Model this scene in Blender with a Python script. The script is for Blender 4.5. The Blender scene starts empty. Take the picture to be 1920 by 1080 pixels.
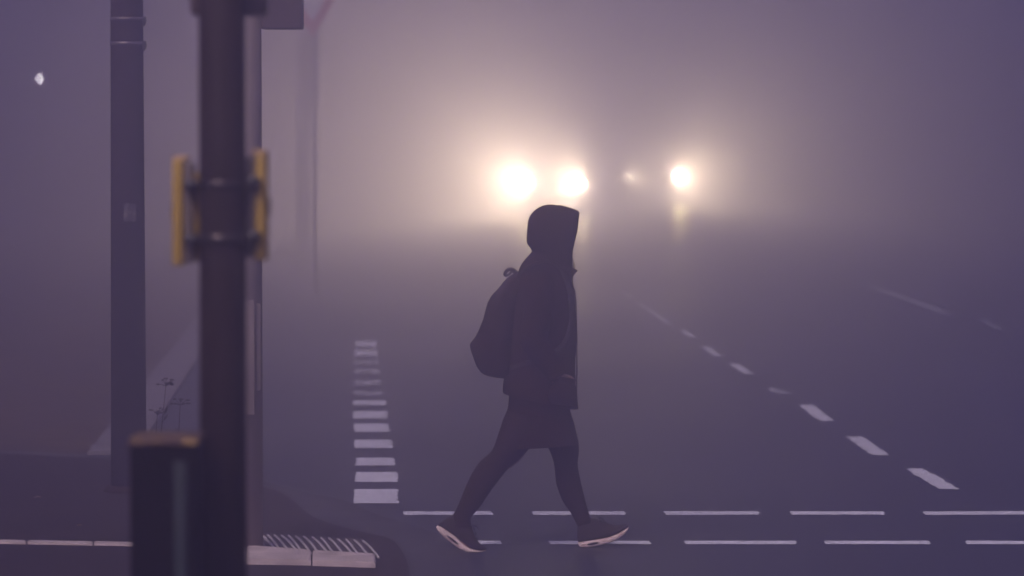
import bpy, bmesh, math, random
from mathutils import Vector, Matrix, noise
random.seed(7)
sc = bpy.context.scene
COL = sc.collection
PI = math.pi
R = math.radians

# ------------------------------------------------------------------ camera
CAM_H, F = 2.08, 7200.0               # eye height (m), focal length in px of a 1920 px wide frame
TH = math.atan((540 - 230) / F)       # downward pitch
cd = bpy.data.cameras.new('camera')
cam = bpy.data.objects.new('camera', cd); COL.objects.link(cam)
cd.lens, cd.sensor_width = 135.0, 36.0
cd.clip_end = 2000
cam.location = (0, 0, CAM_H)
cam.rotation_euler = (PI / 2 - TH, 0, 0)
cd.dof.use_dof = True
cd.dof.focus_distance = 18.7
cd.dof.aperture_fstop = 3.2
cd.dof.aperture_blades = 0
sc.camera = cam

# ------------------------------------------------------------------ light
w = bpy.data.worlds.new('World'); sc.world = w; w.use_nodes = True
nt = w.node_tree; nt.nodes.clear()
sky = nt.nodes.new('ShaderNodeTexSky'); sky.sky_type = 'NISHITA'; sky.sun_disc = False
SUN_EL, SUN_AZ = R(45), R(205)        # weak daylight through the fog from behind the camera
sky.sun_elevation = SUN_EL; sky.sun_rotation = SUN_AZ
sky.air_density = 1.0; sky.dust_density = 5.0; sky.ozone_density = 3.0
tint = nt.nodes.new('ShaderNodeMix'); tint.data_type = 'RGBA'; tint.blend_type = 'MULTIPLY'
tint.inputs[0].default_value = 1.0
tint.inputs[7].default_value = (0.78, 0.68, 0.98, 1)
bg = nt.nodes.new('ShaderNodeBackground'); bg.inputs[1].default_value = 0.1
wo = nt.nodes.new('ShaderNodeOutputWorld')
nt.links.new(sky.outputs[0], tint.inputs[6]); nt.links.new(tint.outputs[2], bg.inputs[0]); nt.links.new(bg.outputs[0], wo.inputs[0])

sd = bpy.data.lights.new('sun', 'SUN'); sd.energy = 4.4; sd.angle = R(25); sd.color = (1.0, 0.84, 0.80)
sun = bpy.data.objects.new('sun', sd); COL.objects.link(sun)
_sd = Vector((math.sin(SUN_AZ) * math.cos(SUN_EL), math.cos(SUN_AZ) * math.cos(SUN_EL), math.sin(SUN_EL)))
sun.rotation_euler = _sd.to_track_quat('Z', 'Y').to_euler()
sun.location = (0, -20, 30)

sc.view_settings.view_transform = 'Standard'
sc.view_settings.look = 'None'
sc.view_settings.gamma = 1
sc.view_settings.exposure = 0.22
cy = sc.cycles
cy.volume_bounces = 10
cy.max_bounces = 12
cy.diffuse_bounces = 2
cy.glossy_bounces = 2
cy.sample_clamp_indirect = 4.0
cy.sample_clamp_direct = 0.0
cy.use_denoising = True

HAZE_DENSITY = 0.059
HAZE_G = 0.88
HEAD_W = 54000                        # power of a headlight beam
SPOT, AIM = 31, Vector((-17.5, 0, 3.6))   # the beams sweep past the crossing's left side
LENS_E = 6000.0                       # brightness of a headlight's glass

# ------------------------------------------------------------------ helpers
RIGHT = Vector((1, 0, 0)); UP = Vector((0, math.sin(TH), math.cos(TH))); FWD = Vector((0, math.cos(TH), -math.sin(TH)))
def ray(px, py):
    return FWD + RIGHT * ((px - 960) / F) + UP * ((540 - py) / F)
def G(px, py, z=0.0):                 # the point of the ground (height z) seen at a pixel of the survey photo
    d = ray(px, py); t = (z - CAM_H) / d.z
    return Vector((d.x * t, d.y * t, z))
def P(px, py, Y):                     # the point at distance Y seen at a pixel
    d = ray(px, py); t = Y / d.y
    return Vector((d.x * t, Y, CAM_H + d.z * t))

def tag(o, label=None, cat=None, group=None, kind=None):
    if label: o['label'] = label
    if cat: o['category'] = cat
    if group: o['group'] = group
    if kind: o['kind'] = kind
    return o
def empty(name, loc, label=None, cat=None, group=None):
    o = bpy.data.objects.new(name, None); COL.objects.link(o); o.location = loc
    o.empty_display_size = 0.1
    bpy.context.view_layer.update()
    return tag(o, label, cat, group)
def link(name, bm, mat, parent=None, smooth=True, kind=None):
    """bm holds world coordinates; the object's own origin goes to its parent's."""
    me = bpy.data.meshes.new(name)
    off = Vector((0, 0, 0))
    if parent is not None:
        p = parent
        while p is not None:
            off += p.location; p = p.parent
    bmesh.ops.recalc_face_normals(bm, faces=bm.faces)
    for v in bm.verts: v.co -= off
    bm.to_mesh(me); bm.free()
    if smooth:
        for f in me.polygons: f.use_smooth = True
    me.materials.append(mat)
    o = bpy.data.objects.new(name, me); COL.objects.link(o)
    if parent is not None: o.parent = parent
    if kind: o['kind'] = kind
    return o
def NB(): return bmesh.new()
def box(bm, c, s, rz=0.0, bevel=0.0, tilt=None):
    m = Matrix.Translation(c) @ Matrix.Rotation(rz, 4, 'Z')
    if tilt: m = m @ Matrix.Rotation(tilt[0], 4, 'X') @ Matrix.Rotation(tilt[1], 4, 'Y')
    t = bmesh.new()
    bmesh.ops.create_cube(t, size=1.0, matrix=Matrix.Diagonal((s[0], s[1], s[2], 1)))
    if bevel > 0:
        bmesh.ops.bevel(t, geom=list(t.edges), offset=bevel, segments=2, affect='EDGES', profile=0.7)
    bmesh.ops.transform(t, matrix=m, verts=t.verts)
    merge(bm, t)
def merge(bm, t):
    tmp = bpy.data.meshes.new('tmp'); t.to_mesh(tmp); t.free(); bm.from_mesh(tmp); bpy.data.meshes.remove(tmp)
def cyl(bm, a, b, r1, r2=None, seg=28, caps=True):
    a, b = Vector(a), Vector(b); r2 = r1 if r2 is None else r2
    d = b - a; q = d.to_track_quat('Z', 'Y').to_matrix().to_4x4()
    t = bmesh.new()
    bmesh.ops.create_cone(t, cap_ends=caps, segments=seg, radius1=r1, radius2=r2, depth=d.length,
                          matrix=Matrix.Translation((a + b) / 2) @ q)
    merge(bm, t)
def ball(bm, c, s, rot=None, seg=20):
    t = bmesh.new()
    m = Matrix.Translation(c)
    if rot: m = m @ rot
    bmesh.ops.create_uvsphere(t, u_segments=seg, v_segments=max(8, seg // 2 + 2), radius=1.0, matrix=m @ Matrix.Diagonal((s[0], s[1], s[2], 1)))
    merge(bm, t)
def sgn(v): return -1 if v < 0 else 1
def spl(vals, t):                      # Catmull-Rom through a list of tuples/Vectors
    n = len(vals) - 1; x = min(max(t, 0), 1) * n; i = min(int(x), n - 1); f = x - i
    p0, p1, p2, p3 = (vals[max(0, i - 1)], vals[i], vals[i + 1], vals[min(n, i + 2)])
    out = []
    for a, b, c, d in zip(p0, p1, p2, p3):
        out.append(0.5 * ((2 * b) + (-a + c) * f + (2 * a - 5 * b + 4 * c - d) * f * f + (-a + 3 * b - 3 * c + d) * f ** 3))
    return out
def skin_rings(bm, rings, cap0=True, cap1=True, closed=True):
    vs = [[bm.verts.new(p) for p in r] for r in rings]
    n = len(rings[0])
    for a, b in zip(vs[:-1], vs[1:]):
        for k in range(n if closed else n - 1):
            bm.faces.new((a[k], a[(k + 1) % n], b[(k + 1) % n], b[k]))
    if cap0: bm.faces.new(list(reversed(vs[0])))
    if cap1: bm.faces.new(vs[-1])
    return vs
def loft(bm, secs, n=36, sub=4, ex=2.2, cap0=True, cap1=True, wob=0.0, seed=0.0, wf=9.0):
    """secs: (L point, R point, half depth, centre depth); the section lies in the plane of L-R and the depth axis."""
    flat = [(s[0][0], s[0][1], s[0][2], s[1][0], s[1][1], s[1][2], s[2], s[3]) for s in secs]
    rings = []
    m = (len(secs) - 1) * sub
    for j in range(m + 1):
        v = spl(flat, j / m)
        L = Vector(v[0:3]); Rr = Vector(v[3:6]); b, yo = max(v[6], .001), v[7]
        c = (L + Rr) / 2; ax = (Rr - L) / 2
        ring = []
        for k in range(n):
            a = 2 * PI * k / n
            ca, sa = math.cos(a), math.sin(a)
            p = c + ax * (sgn(ca) * abs(ca) ** (2 / ex)) + Vector((0, 1, 0)) * (b * sgn(sa) * abs(sa) ** (2 / ex) + yo)
            if wob:
                q = Vector((p.x * wf, p.y * wf, p.z * wf * .75 + seed))
                e = noise.noise(q) + .5 * noise.noise(q * 2.3)
                out = Vector((ca * ax.length, b * sa, 0)).normalized() if ax.length > 0 else Vector((0, 0, 0))
                p = p + out * e * wob
            ring.append(p)
        rings.append(ring)
    skin_rings(bm, rings, cap0, cap1)
def tube(bm, pts, rad, n=14, sub=5, caps=True, flat=1.0, wob=0.0, seed=0.0):
    """a tube through points with a radius per point; flat < 1 squeezes it along depth"""
    vals = [(p[0], p[1], p[2], r) for p, r in zip(pts, rad)]
    m = (len(vals) - 1) * sub
    cs = [spl(vals, j / m) for j in range(m + 1)]
    rings = []; u = None
    for j, c in enumerate(cs):
        a = Vector(cs[max(0, j - 1)][:3]); b = Vector(cs[min(m, j + 1)][:3]); t = (b - a)
        if t.length < 1e-9: t = Vector((0, 0, 1))
        t.normalize()
        if u is None:
            u = t.cross(Vector((0, 1, 0)));
            if u.length < .1: u = t.cross(Vector((1, 0, 0)))
        u = (u - t * u.dot(t)).normalized(); v = t.cross(u)
        r = max(c[3], .0005); o = Vector(c[:3]); ring = []
        for k in range(n):
            an = 2 * PI * k / n
            rr = r
            if wob: rr = r * (1 + wob * noise.noise(Vector((o.x * 14 + math.cos(an) * 1.1, math.sin(an) * 1.1 + seed, o.z * 14))))
            ring.append(o + u * math.cos(an) * rr + v * math.sin(an) * rr * flat)
        rings.append(ring)
    skin_rings(bm, rings, caps, caps)
def mod_subsurf(o, lv=1):
    m = o.modifiers.new('subdivision', 'SUBSURF'); m.levels = lv; m.render_levels = lv

# ------------------------------------------------------------------ materials
def material(name, col, rough=0.6, metal=0.0, var=0.15, scale=8.0, col2=None, bump=0.0, bscale=60.0, spec=0.5, detail=6.0,
             rough_var=0.0, coord='Object', stretch=(1, 1, 1), emit=None, estr=0.0, c2pos=(0.45, 0.62), sheen=0.0):
    m = bpy.data.materials.new(name); m.use_nodes = True
    t = m.node_tree; b = t.nodes['Principled BSDF']
    b.inputs['Roughness'].default_value = rough; b.inputs['Metallic'].default_value = metal
    b.inputs['Specular IOR Level'].default_value = spec
    if sheen: b.inputs['Sheen Weight'].default_value = sheen
    tc = t.nodes.new('ShaderNodeTexCoord'); mp = t.nodes.new('ShaderNodeMapping'); mp.inputs['Scale'].default_value = stretch
    t.links.new(tc.outputs[coord], mp.inputs[0])
    nz = t.nodes.new('ShaderNodeTexNoise'); nz.inputs['Scale'].default_value = scale; nz.inputs['Detail'].default_value = detail
    t.links.new(mp.outputs[0], nz.inputs['Vector'])
    rp = t.nodes.new('ShaderNodeValToRGB')
    c = Vector(col[:3])
    if col2 is None:
        rp.color_ramp.elements[0].position = .25; rp.color_ramp.elements[1].position = .75
        rp.color_ramp.elements[0].color = (*(c * (1 - var)), 1); rp.color_ramp.elements[1].color = (*(c * (1 + var)), 1)
    else:
        rp.color_ramp.elements[0].position, rp.color_ramp.elements[1].position = c2pos
        rp.color_ramp.elements[0].color = (*c, 1); rp.color_ramp.elements[1].color = (*col2[:3], 1)
    t.links.new(nz.outputs['Fac'], rp.inputs[0]); t.links.new(rp.outputs[0], b.inputs['Base Color'])
    if rough_var:
        mr = t.nodes.new('ShaderNodeMapRange'); mr.inputs['To Min'].default_value = max(.05, rough - rough_var)
        mr.inputs['To Max'].default_value = min(1, rough + rough_var); mr.inputs['From Min'].default_value = .35; mr.inputs['From Max'].default_value = .65
        n3 = t.nodes.new('ShaderNodeTexNoise'); n3.inputs['Scale'].default_value = scale * .35
        t.links.new(mp.outputs[0], n3.inputs['Vector'])
        t.links.new(n3.outputs['Fac'], mr.inputs['Value']); t.links.new(mr.outputs[0], b.inputs['Roughness'])
    if bump:
        n2 = t.nodes.new('ShaderNodeTexNoise'); n2.inputs['Scale'].default_value = bscale; n2.inputs['Detail'].default_value = 4
        t.links.new(mp.outputs[0], n2.inputs['Vector'])
        bp = t.nodes.new('ShaderNodeBump'); bp.inputs['Strength'].default_value = bump; bp.inputs['Distance'].default_value = 0.01
        t.links.new(n2.outputs['Fac'], bp.inputs['Height']); t.links.new(bp.outputs[0], b.inputs['Normal'])
    if emit:
        b.inputs['Emission Color'].default_value = (*emit, 1); b.inputs['Emission Strength'].default_value = estr
    return m
M = {}
M['soil'] = material('soil', (0.07, 0.055, 0.045), .95, var=.4, scale=.6, bump=.6, bscale=9)
M['asphalt'] = material('asphalt', (0.034, 0.032, 0.042), .47, var=.34, scale=.35, bump=.2, bscale=55, rough_var=.06, detail=9)
M['verge'] = material('verge', (0.075, 0.055, 0.040), 1.0, spec=.05, col2=(0.12, 0.085, 0.055), scale=2.4, bump=.9, bscale=18)
M['pavement'] = material('pavement', (0.030, 0.020, 0.019), .9, var=.4, scale=1.6, bump=.5, bscale=70, spec=.15)
M['gutter'] = material('gutter', (0.055, 0.048, 0.052), .65, var=.35, scale=2.2, bump=.3, bscale=60, rough_var=.15)
M['kerbstone'] = material('kerbstone', (0.56, 0.46, 0.41), .85, var=.35, scale=9, bump=.3, bscale=90)
M['kerb_pale'] = material('kerb_pale', (0.19, 0.165, 0.17), .75, var=.2, scale=4, bump=.3, bscale=60)
def paint(name, wear):
    """white road paint worn through to the asphalt in patches"""
    m = material(name, (0.88, 0.86, 0.88), .6, var=.08, scale=5, bump=.3, bscale=70)
    t = m.node_tree; b = t.nodes['Principled BSDF']
    tc = t.nodes.new('ShaderNodeTexCoord')
    nz = t.nodes.new('ShaderNodeTexNoise'); nz.inputs['Scale'].default_value = 17; nz.inputs['Detail'].default_value = 8; nz.inputs['Roughness'].default_value = .7
    t.links.new(tc.outputs['Object'], nz.inputs['Vector'])
    mr = t.nodes.new('ShaderNodeMapRange'); mr.inputs['From Min'].default_value = wear; mr.inputs['From Max'].default_value = wear + .09
    t.links.new(nz.outputs['Fac'], mr.inputs['Value'])
    mx = t.nodes.new('ShaderNodeMix'); mx.data_type = 'RGBA'
    old = b.inputs['Base Color'].links[0].from_socket
    t.links.new(mr.outputs[0], mx.inputs[0]); mx.inputs[6].default_value = (0.06, 0.06, 0.065, 1); t.links.new(old, mx.inputs[7])
    t.links.new(mx.outputs[2], b.inputs['Base Color'])
    return m
M['paint'] = paint('road_paint', .33)
M['paint_worn'] = paint('road_paint_worn', .47)
M['dark_pole'] = material('dark_painted_steel', (0.012, 0.005, 0.003), .7, var=.3, scale=5, bump=.1, stretch=(1, 1, .3), spec=.15)
M['band'] = material('clamp_band_steel', (0.035, 0.025, 0.022), .35, metal=.7, var=.25, scale=12)
M['black_iron'] = material('black_iron', (0.02, 0.017, 0.017), .5, var=.3, scale=20)
M['galv'] = material('weathered_galvanised', (0.13, 0.095, 0.08), .65, col2=(0.19, 0.145, 0.115), scale=9, bump=.1, stretch=(1, 1, .35), c2pos=(.35, .7))
M['signal'] = material('signal_plastic', (0.050, 0.028, 0.018), .45, var=.25, scale=6)
M['lens_red'] = material('red_glass', (0.25, 0.01, 0.01), .15)
M['lens_amber'] = material('amber_glass', (0.25, 0.10, 0.01), .15)
M['lens_green'] = material('green_glass', (0.01, 0.18, 0.08), .15)
M['yellow'] = material('yellow_plastic', (0.32, 0.20, 0.012), .5, var=.25, scale=9)
M['grey_back'] = material('grey_back_plate', (0.10, 0.075, 0.055), .6, var=.2, scale=9)
M['lamp_post'] = material('brown_lamp_post', (0.026, 0.011, 0.006), .8, var=.3, scale=4, spec=.2, bump=.15, stretch=(1, 1, .3))
M['strap'] = material('steel_strap', (0.14, 0.11, 0.10), .4, metal=.6, var=.2)
M['sticker'] = material('sticker_scraps', (0.045, 0.035, 0.035), .7, col2=(0.16, 0.13, 0.12), scale=38, c2pos=(.5, .62))
M['cabinet'] = material('black_cabinet', (0.004, 0.003, 0.003), .9, var=.3, scale=6, spec=.05)
M['lid'] = material('worn_wooden_lid', (0.055, 0.028, 0.018), .75, col2=(0.30, 0.19, 0.045), scale=13, c2pos=(.50, .66), bump=.3)
M['teal'] = material('teal_strip', (0.001, 0.007, 0.005), .5, var=.2)
M['stalk'] = material('dry_stalk', (0.028, 0.020, 0.018), .9, var=.4, scale=30)
M['leaf'] = material('fallen_leaf', (0.28, 0.17, 0.08), .8, var=.4, scale=20)
M['sign_red'] = material('sign_red', (0.45, 0.02, 0.03), .4, var=.06)
M['sign_white'] = material('sign_white', (0.75, 0.75, 0.75), .4, var=.04)
M['steel'] = material('plain_steel', (0.30, 0.30, 0.31), .5, metal=.4, var=.15)
M['skin'] = material('skin', (0.33, 0.20, 0.16), .55, var=.06, scale=14)
M['eye'] = material('eye_white', (0.7, 0.68, 0.66), .2, var=.02)
M['iris'] = material('dark_iris', (0.03, 0.02, 0.015), .15, var=.1)
M['hair'] = material('dark_hair', (0.025, 0.016, 0.012), .45, var=.4, scale=60, stretch=(1, 1, .2))
M['jacket'] = material('jacket_cloth', (0.019, 0.007, 0.002), .9, var=.25, scale=18, bump=.35, bscale=160, spec=.12)
M['hood'] = material('hood_cloth', (0.019, 0.007, 0.002), .9, var=.22, scale=16, bump=.35, bscale=180, spec=.12)
M['skirt'] = material('skirt_cloth', (0.019, 0.007, 0.002), .9, var=.2, scale=20, bump=.3, bscale=150, spec=.12)
M['leggings'] = material('black_leggings', (0.019, 0.007, 0.002), .8, var=.2, scale=20, spec=.12)
M['shoe'] = material('black_knit_shoe', (0.019, 0.007, 0.002), .85, var=.3, scale=60, bump=.4, bscale=320)
M['sole'] = material('pale_rubber_sole', (0.74, 0.58, 0.49), .6, col2=(0.62, 0.42, 0.36), scale=30, c2pos=(.5, .62))
M['lace'] = material('shoe_lace', (0.03, 0.025, 0.025), .9)
M['pack'] = material('backpack_cloth', (0.019, 0.007, 0.002), .85, var=.22, scale=14, bump=.4, bscale=200, spec=.12)
M['web'] = material('webbing', (0.020, 0.011, 0.009), .9, var=.2, scale=40, bump=.3, bscale=300)
M['zip'] = material('zip', (0.03, 0.022, 0.022), .6, metal=.2)
def emitter(name, col, s):
    m = bpy.data.materials.new(name); m.use_nodes = True; t = m.node_tree; b = t.nodes['Principled BSDF']
    b.inputs['Base Color'].default_value = (.8, .8, .8, 1)
    b.inputs['Emission Color'].default_value = (*col, 1); b.inputs['Emission Strength'].default_value = s
    return m
M['beam'] = emitter('lit_headlight_glass', (1.0, .88, .68), LENS_E)
M['beam_dim'] = emitter('lit_headlight_glass_dim', (1.0, .84, .64), LENS_E * .08)
M['lamp_lit'] = emitter('lit_lamp_glass', (1.0, .93, .98), 75.0)
M['car_paint'] = material('dark_car_paint', (0.03, 0.035, 0.045), .3, var=.05)
M['car_paint_red'] = material('grey_car_paint', (0.12, 0.12, 0.13), .3, var=.05)
M['glass'] = material('car_glass', (0.01, 0.012, 0.014), .08, var=.05)
M['tyre'] = material('tyre_rubber', (0.015, 0.015, 0.015), .9)
M['trim'] = material('black_trim', (0.01, 0.01, 0.01), .5)
M['plate'] = material('number_plate', (0.7, 0.7, 0.68), .5, var=.03)

# ------------------------------------------------------------------ ground, road, verge
VPX = 663.0
ROAD = Vector(((VPX - 960) / F, 1, 0)).normalized()           # direction the road runs in
LAT = Vector((ROAD.y, -ROAD.x, 0))                            # to its right
def rd(lat, along, z=0.0): 
    p = LAT * lat + ROAD * along
    return Vector((p.x, p.y, z))
def sheet(bm, pts, z=None):
    vs = [bm.verts.new((p.x, p.y, p.z if z is None else z)) for p in pts]
    bm.faces.new(vs)
def slab(bm, pts, z0, z1, bev=0.0):
    t = bmesh.new()
    lo = [t.verts.new((p.x, p.y, z0)) for p in pts]; hi = [t.verts.new((p.x, p.y, z1)) for p in pts]
    n = len(pts)
    t.faces.new(hi); t.faces.new(list(reversed(lo)))
    for k in range(n): t.faces.new((lo[k], lo[(k + 1) % n], hi[(k + 1) % n], hi[k]))
    if bev:
        bmesh.ops.bevel(t, geom=[e for e in t.edges if all(abs(v.co.z - z1) < 1e-6 for v in e.verts)], offset=bev, segments=2, affect='EDGES')
    merge(bm, t)

bm = NB(); sheet(bm, [Vector((-240, -90, 0)), Vector((240, -90, 0)), Vector((240, 400, 0)), Vector((-240, 400, 0))], -0.02)
link('ground', bm, M['soil'], smooth=False, kind='structure')

# pavement corner of the near side: its kerb edge sweeps from the left, round the corner and off to the near right
EDGE = [(-420, 842), (0, 848), (120, 853), (205, 857), (340, 878), (420, 890), (490, 905), (577, 928), (646, 942), (712, 970), (765, 986), (815, 1003), (860, 1024), (880, 1052), (890, 1085), (896, 1130), (900, 1220)]
INNER = [(-420, 852), (0, 856), (120, 861), (205, 866), (340, 890), (420, 903), (480, 915), (533, 932), (587, 974), (640, 993), (690, 1006), (725, 1014), (742, 1024), (758, 1047), (765, 1067), (768, 1100), (770, 1220)]
bm = NB()
sheet(bm, [rd(-60, -60), rd(24, -60), rd(24, 380), rd(-1.36, 380), rd(-1.36, 23.9), rd(-60, 23.9)], 0.0)
road = link('road', bm, M['asphalt'], smooth=False, kind='structure')
bm = NB()
sheet(bm, [rd(-60, 24.02), rd(-1.66, 24.02), rd(-1.66, 380), rd(-60, 380)], 0.008)
link('verge', bm, M['verge'], smooth=False, kind='structure')
# pale kerb strip between road and verge
bm = NB()
for k in range(120):
    a = 23.95 + k * 1.0
    slab(bm, [rd(-1.66, a), rd(-1.36, a), rd(-1.36, a + .985), rd(-1.66, a + .985)], -.01, .035, .006)
link('kerb_strip', bm, M['kerb_pale'], smooth=False, kind='structure')
# gutter band then the dark pavement
def densify(pts, m=6):
    out = []
    n = (len(pts) - 1) * m
    for j in range(n + 1): out.append(tuple(spl(pts, j / n)))
    return out
E = [G(x, y, 0) for x, y in densify(EDGE)]
I = [G(x, y, 0) for x, y in densify(INNER)]
bm = NB()
Z = 0.012
ve = [bm.verts.new((p.x, p.y, 0.001)) for p in E]; vt = [bm.verts.new((p.x, p.y - .01, Z)) for p in E]; vi = [bm.verts.new((p.x, p.y, Z)) for p in I]
for k in range(len(E) - 1):
    bm.faces.new((ve[k], ve[k + 1], vt[k + 1], vt[k])); bm.faces.new((vt[k], vt[k + 1], vi[k + 1], vi[k]))
link('gutter', bm, M['gutter'], smooth=False, kind='structure')
bm = NB()
pts = [Vector((p.x, p.y, 0)) for p in I] + [Vector((I[-1].x, 4, 0)), Vector((I[0].x, 4, 0))]
vs = [bm.verts.new((p.x, p.y, Z + .004)) for p in pts]
f = bm.faces.new(vs); bmesh.ops.triangulate(bm, faces=[f])
link('pavement', bm, M['pavement'], smooth=False, kind='structure')

# kerbstones along the lowered edge, then the ribbed guiding slabs behind two of them
def stone(quad, h=.03):
    bm = NB(); slab(bm, [G(x, y, Z) for x, y in quad], Z - .02, Z + h, .006)
    return bm
KP = {}
bm = NB()
for quad in ([(335, 1027), (461, 1034), (460, 1060), (332, 1056)], [(463, 1033), (583, 1042), (583, 1062), (462, 1060)], [(586.5, 1042.5), (703, 1049), (704, 1066.5), (586, 1062.5)]):
    b2 = stone(quad); merge(bm, b2)
xs = [-200, -75, 50.5, 175, 300]
for a, b in zip(xs[:-1], xs[1:]):
    ya, yb = 1013 + (a + 75) * .018 + 1.5, 1013 + (b + 75) * .018 + 1.5
    b2 = stone([(a + 1.5, ya), (b - 1.5, yb), (b - 1.5, yb + 5.5), (a + 1.5, ya + 5.5)], .012); merge(bm, b2)
link('kerb', bm, M['kerbstone'], smooth=False, kind='structure')
M['slab_dark'] = material('dark_slab', (0.05, 0.035, 0.036), .8, var=.25, scale=12, bump=.3)
def rib_bm(x0, x1, y0, y1, n):
    """ribs running away from the kerb, slightly skewed"""
    bm = NB()
    for k in range(n):
        u = (k + .4) / n
        xt = x0 + (x1 - x0) * u; yt = y0 + (y1 - y0) * u
        pts = []
        for q in range(7):
            f = q / 6.0
            px = xt + (27 + 3 * math.sin(k * 2.1)) * (f ** .8); py = yt + 31 * f
            p = G(px, py, Z + .009); pts.append(p)
        tube(bm, pts, [.0065] * 7, n=8, sub=2)
    return bm
bm = NB(); slab(bm, [G(466, 1001, Z), G(573, 1007, Z), G(585, 1041, Z), G(463, 1033, Z)], Z - .01, Z + .008)
slab(bm, [G(575, 1007, Z), G(682, 1013, Z), G(708, 1048.5, Z), G(587.5, 1041.5, Z)], Z - .01, Z + .008)
tp = link('tactile_paving', bm, M['slab_dark'], smooth=False, kind='structure')
M['rib'] = material('pale_rib', (0.50, 0.45, 0.43), .7, var=.25, scale=25)
link('rib', rib_bm(470, 563, 1002, 1006, 7), M['rib'], tp)
link('rib', rib_bm(564, 690, 1006, 1015, 8), M['rib'], tp)

# ---- road paint
def mark(name, quad, mat='paint'):
    bm = NB(); n = 4
    pts = [G(x, y, .004) for x, y in quad]; out = []
    for i, p in enumerate(pts):                                   # ragged edges, as rolled and worn paint has
        q = pts[(i + 1) % 4]; d = (q - p); m_ = max(3, int(d.length / .05)); nrm = Vector((d.y, -d.x, 0)).normalized()
        for k in range(m_):
            f = k / m_; e = 0 if k == 0 else (noise.noise((p + d * f) * 9.0) * .006 + random.uniform(-.0035, .0035)) * (1 + (p.y > 20))
            out.append(p + d * f + nrm * e)
    sheet(bm, out, .004)
    return link(name, bm, M[mat], road, smooth=False)
for (xl, xr, y0, y1, wn) in [(663, 748, 917, 943.5, 0), (666.5, 746, 885, 903.5, 0), (666, 740, 858, 872.5, 0), (664.5, 735.5, 824.5, 840, 0),
                             (664, 731, 794, 809.5, 0), (662.5, 727, 771, 784.5, 0), (661.5, 722.5, 750.5, 759.5, 0), (663, 717, 733.5, 740.5, 1),
                             (664, 715, 712, 722, 1), (664, 713, 691, 701, 1), (664, 711, 674, 683, 1), (665, 709, 656, 667, 0), (665, 707, 639, 650, 0)]:
    xb = xr; xt = xr - (y1 - y0) * .12
    mark('block_marking', [(xl, y1), (xb, y1), (xt, y0), (xl, y0)], 'paint_worn' if wn else 'paint')
for q, wn in (([(1699, 879), (1731, 878), (1798, 917), (1761, 917)], 0), ([(1587, 819), (1618, 818), (1667, 853), (1634, 853)], 0),
              ([(1497, 759.5), (1524, 758), (1564, 789), (1537, 789)], 0), ([(1437, 727.5), (1463, 727), (1481, 737.5), (1452, 738)], 1),
              ([(1365.6, 683), (1385, 682), (1415, 701), (1395, 701)], 0), ([(1315, 650), (1331, 650), (1355, 668.5), (1338, 668.5)], 0),
              ([(1274, 618), (1287, 618), (1306, 633), (1291, 633)], 0), ([(1191, 567), (1202, 567), (1262, 608), (1249, 608)], 0),
              ([(1165, 547), (1174, 547), (1189, 558), (1179, 558)], 0), ([(1832, 598), (1846, 598), (1880, 616), (1864, 616)], 1),
              ([(1622, 535.5), (1634, 535.5), (1773, 584), (1757, 584)], 0)):
    mark('lane_dash', q, 'paint_worn' if wn else 'paint')
for (a, b) in ((757, 924), (998, 1172), (1247, 1422), (1483, 1659), (1734, 1925), (1976, 2150)):
    mark('crossing_dash', [(a + 1.5, 965.3), (b + 1, 965.3 - (b - 757) * .0006), (b - 2, 958.4), (a - 2, 958.6)])
for (a, b) in ((785, 940), (1030, 1220), (1284, 1493), (1547, 1743), (1811, 2010)):
    mark('crossing_dash', [(a + 2, 1020.2), (b + 1, 1020.2), (b - 2, 1013.8), (a - 2, 1013.8)])

# ------------------------------------------------------------------ haze
bm = NB(); box(bm, (0, 160, 4.2), (520, 520, 10.6))
hz = bpy.data.materials.new('haze'); hz.use_nodes = True; t = hz.node_tree; t.nodes.clear()
pv = t.nodes.new('ShaderNodeVolumePrincipled'); ou = t.nodes.new('ShaderNodeOutputMaterial')
pv.inputs['Color'].default_value = (0.475, 0.45, 0.665, 1); pv.inputs['Density'].default_value = HAZE_DENSITY
pv.inputs['Anisotropy'].default_value = HAZE_G
t.links.new(pv.outputs[0], ou.inputs['Volume'])
hazeo = link('haze', bm, hz, smooth=False, kind='stuff')

# ------------------------------------------------------------------ street furniture
def px_w(px, Y): return px * Y / F
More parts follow.
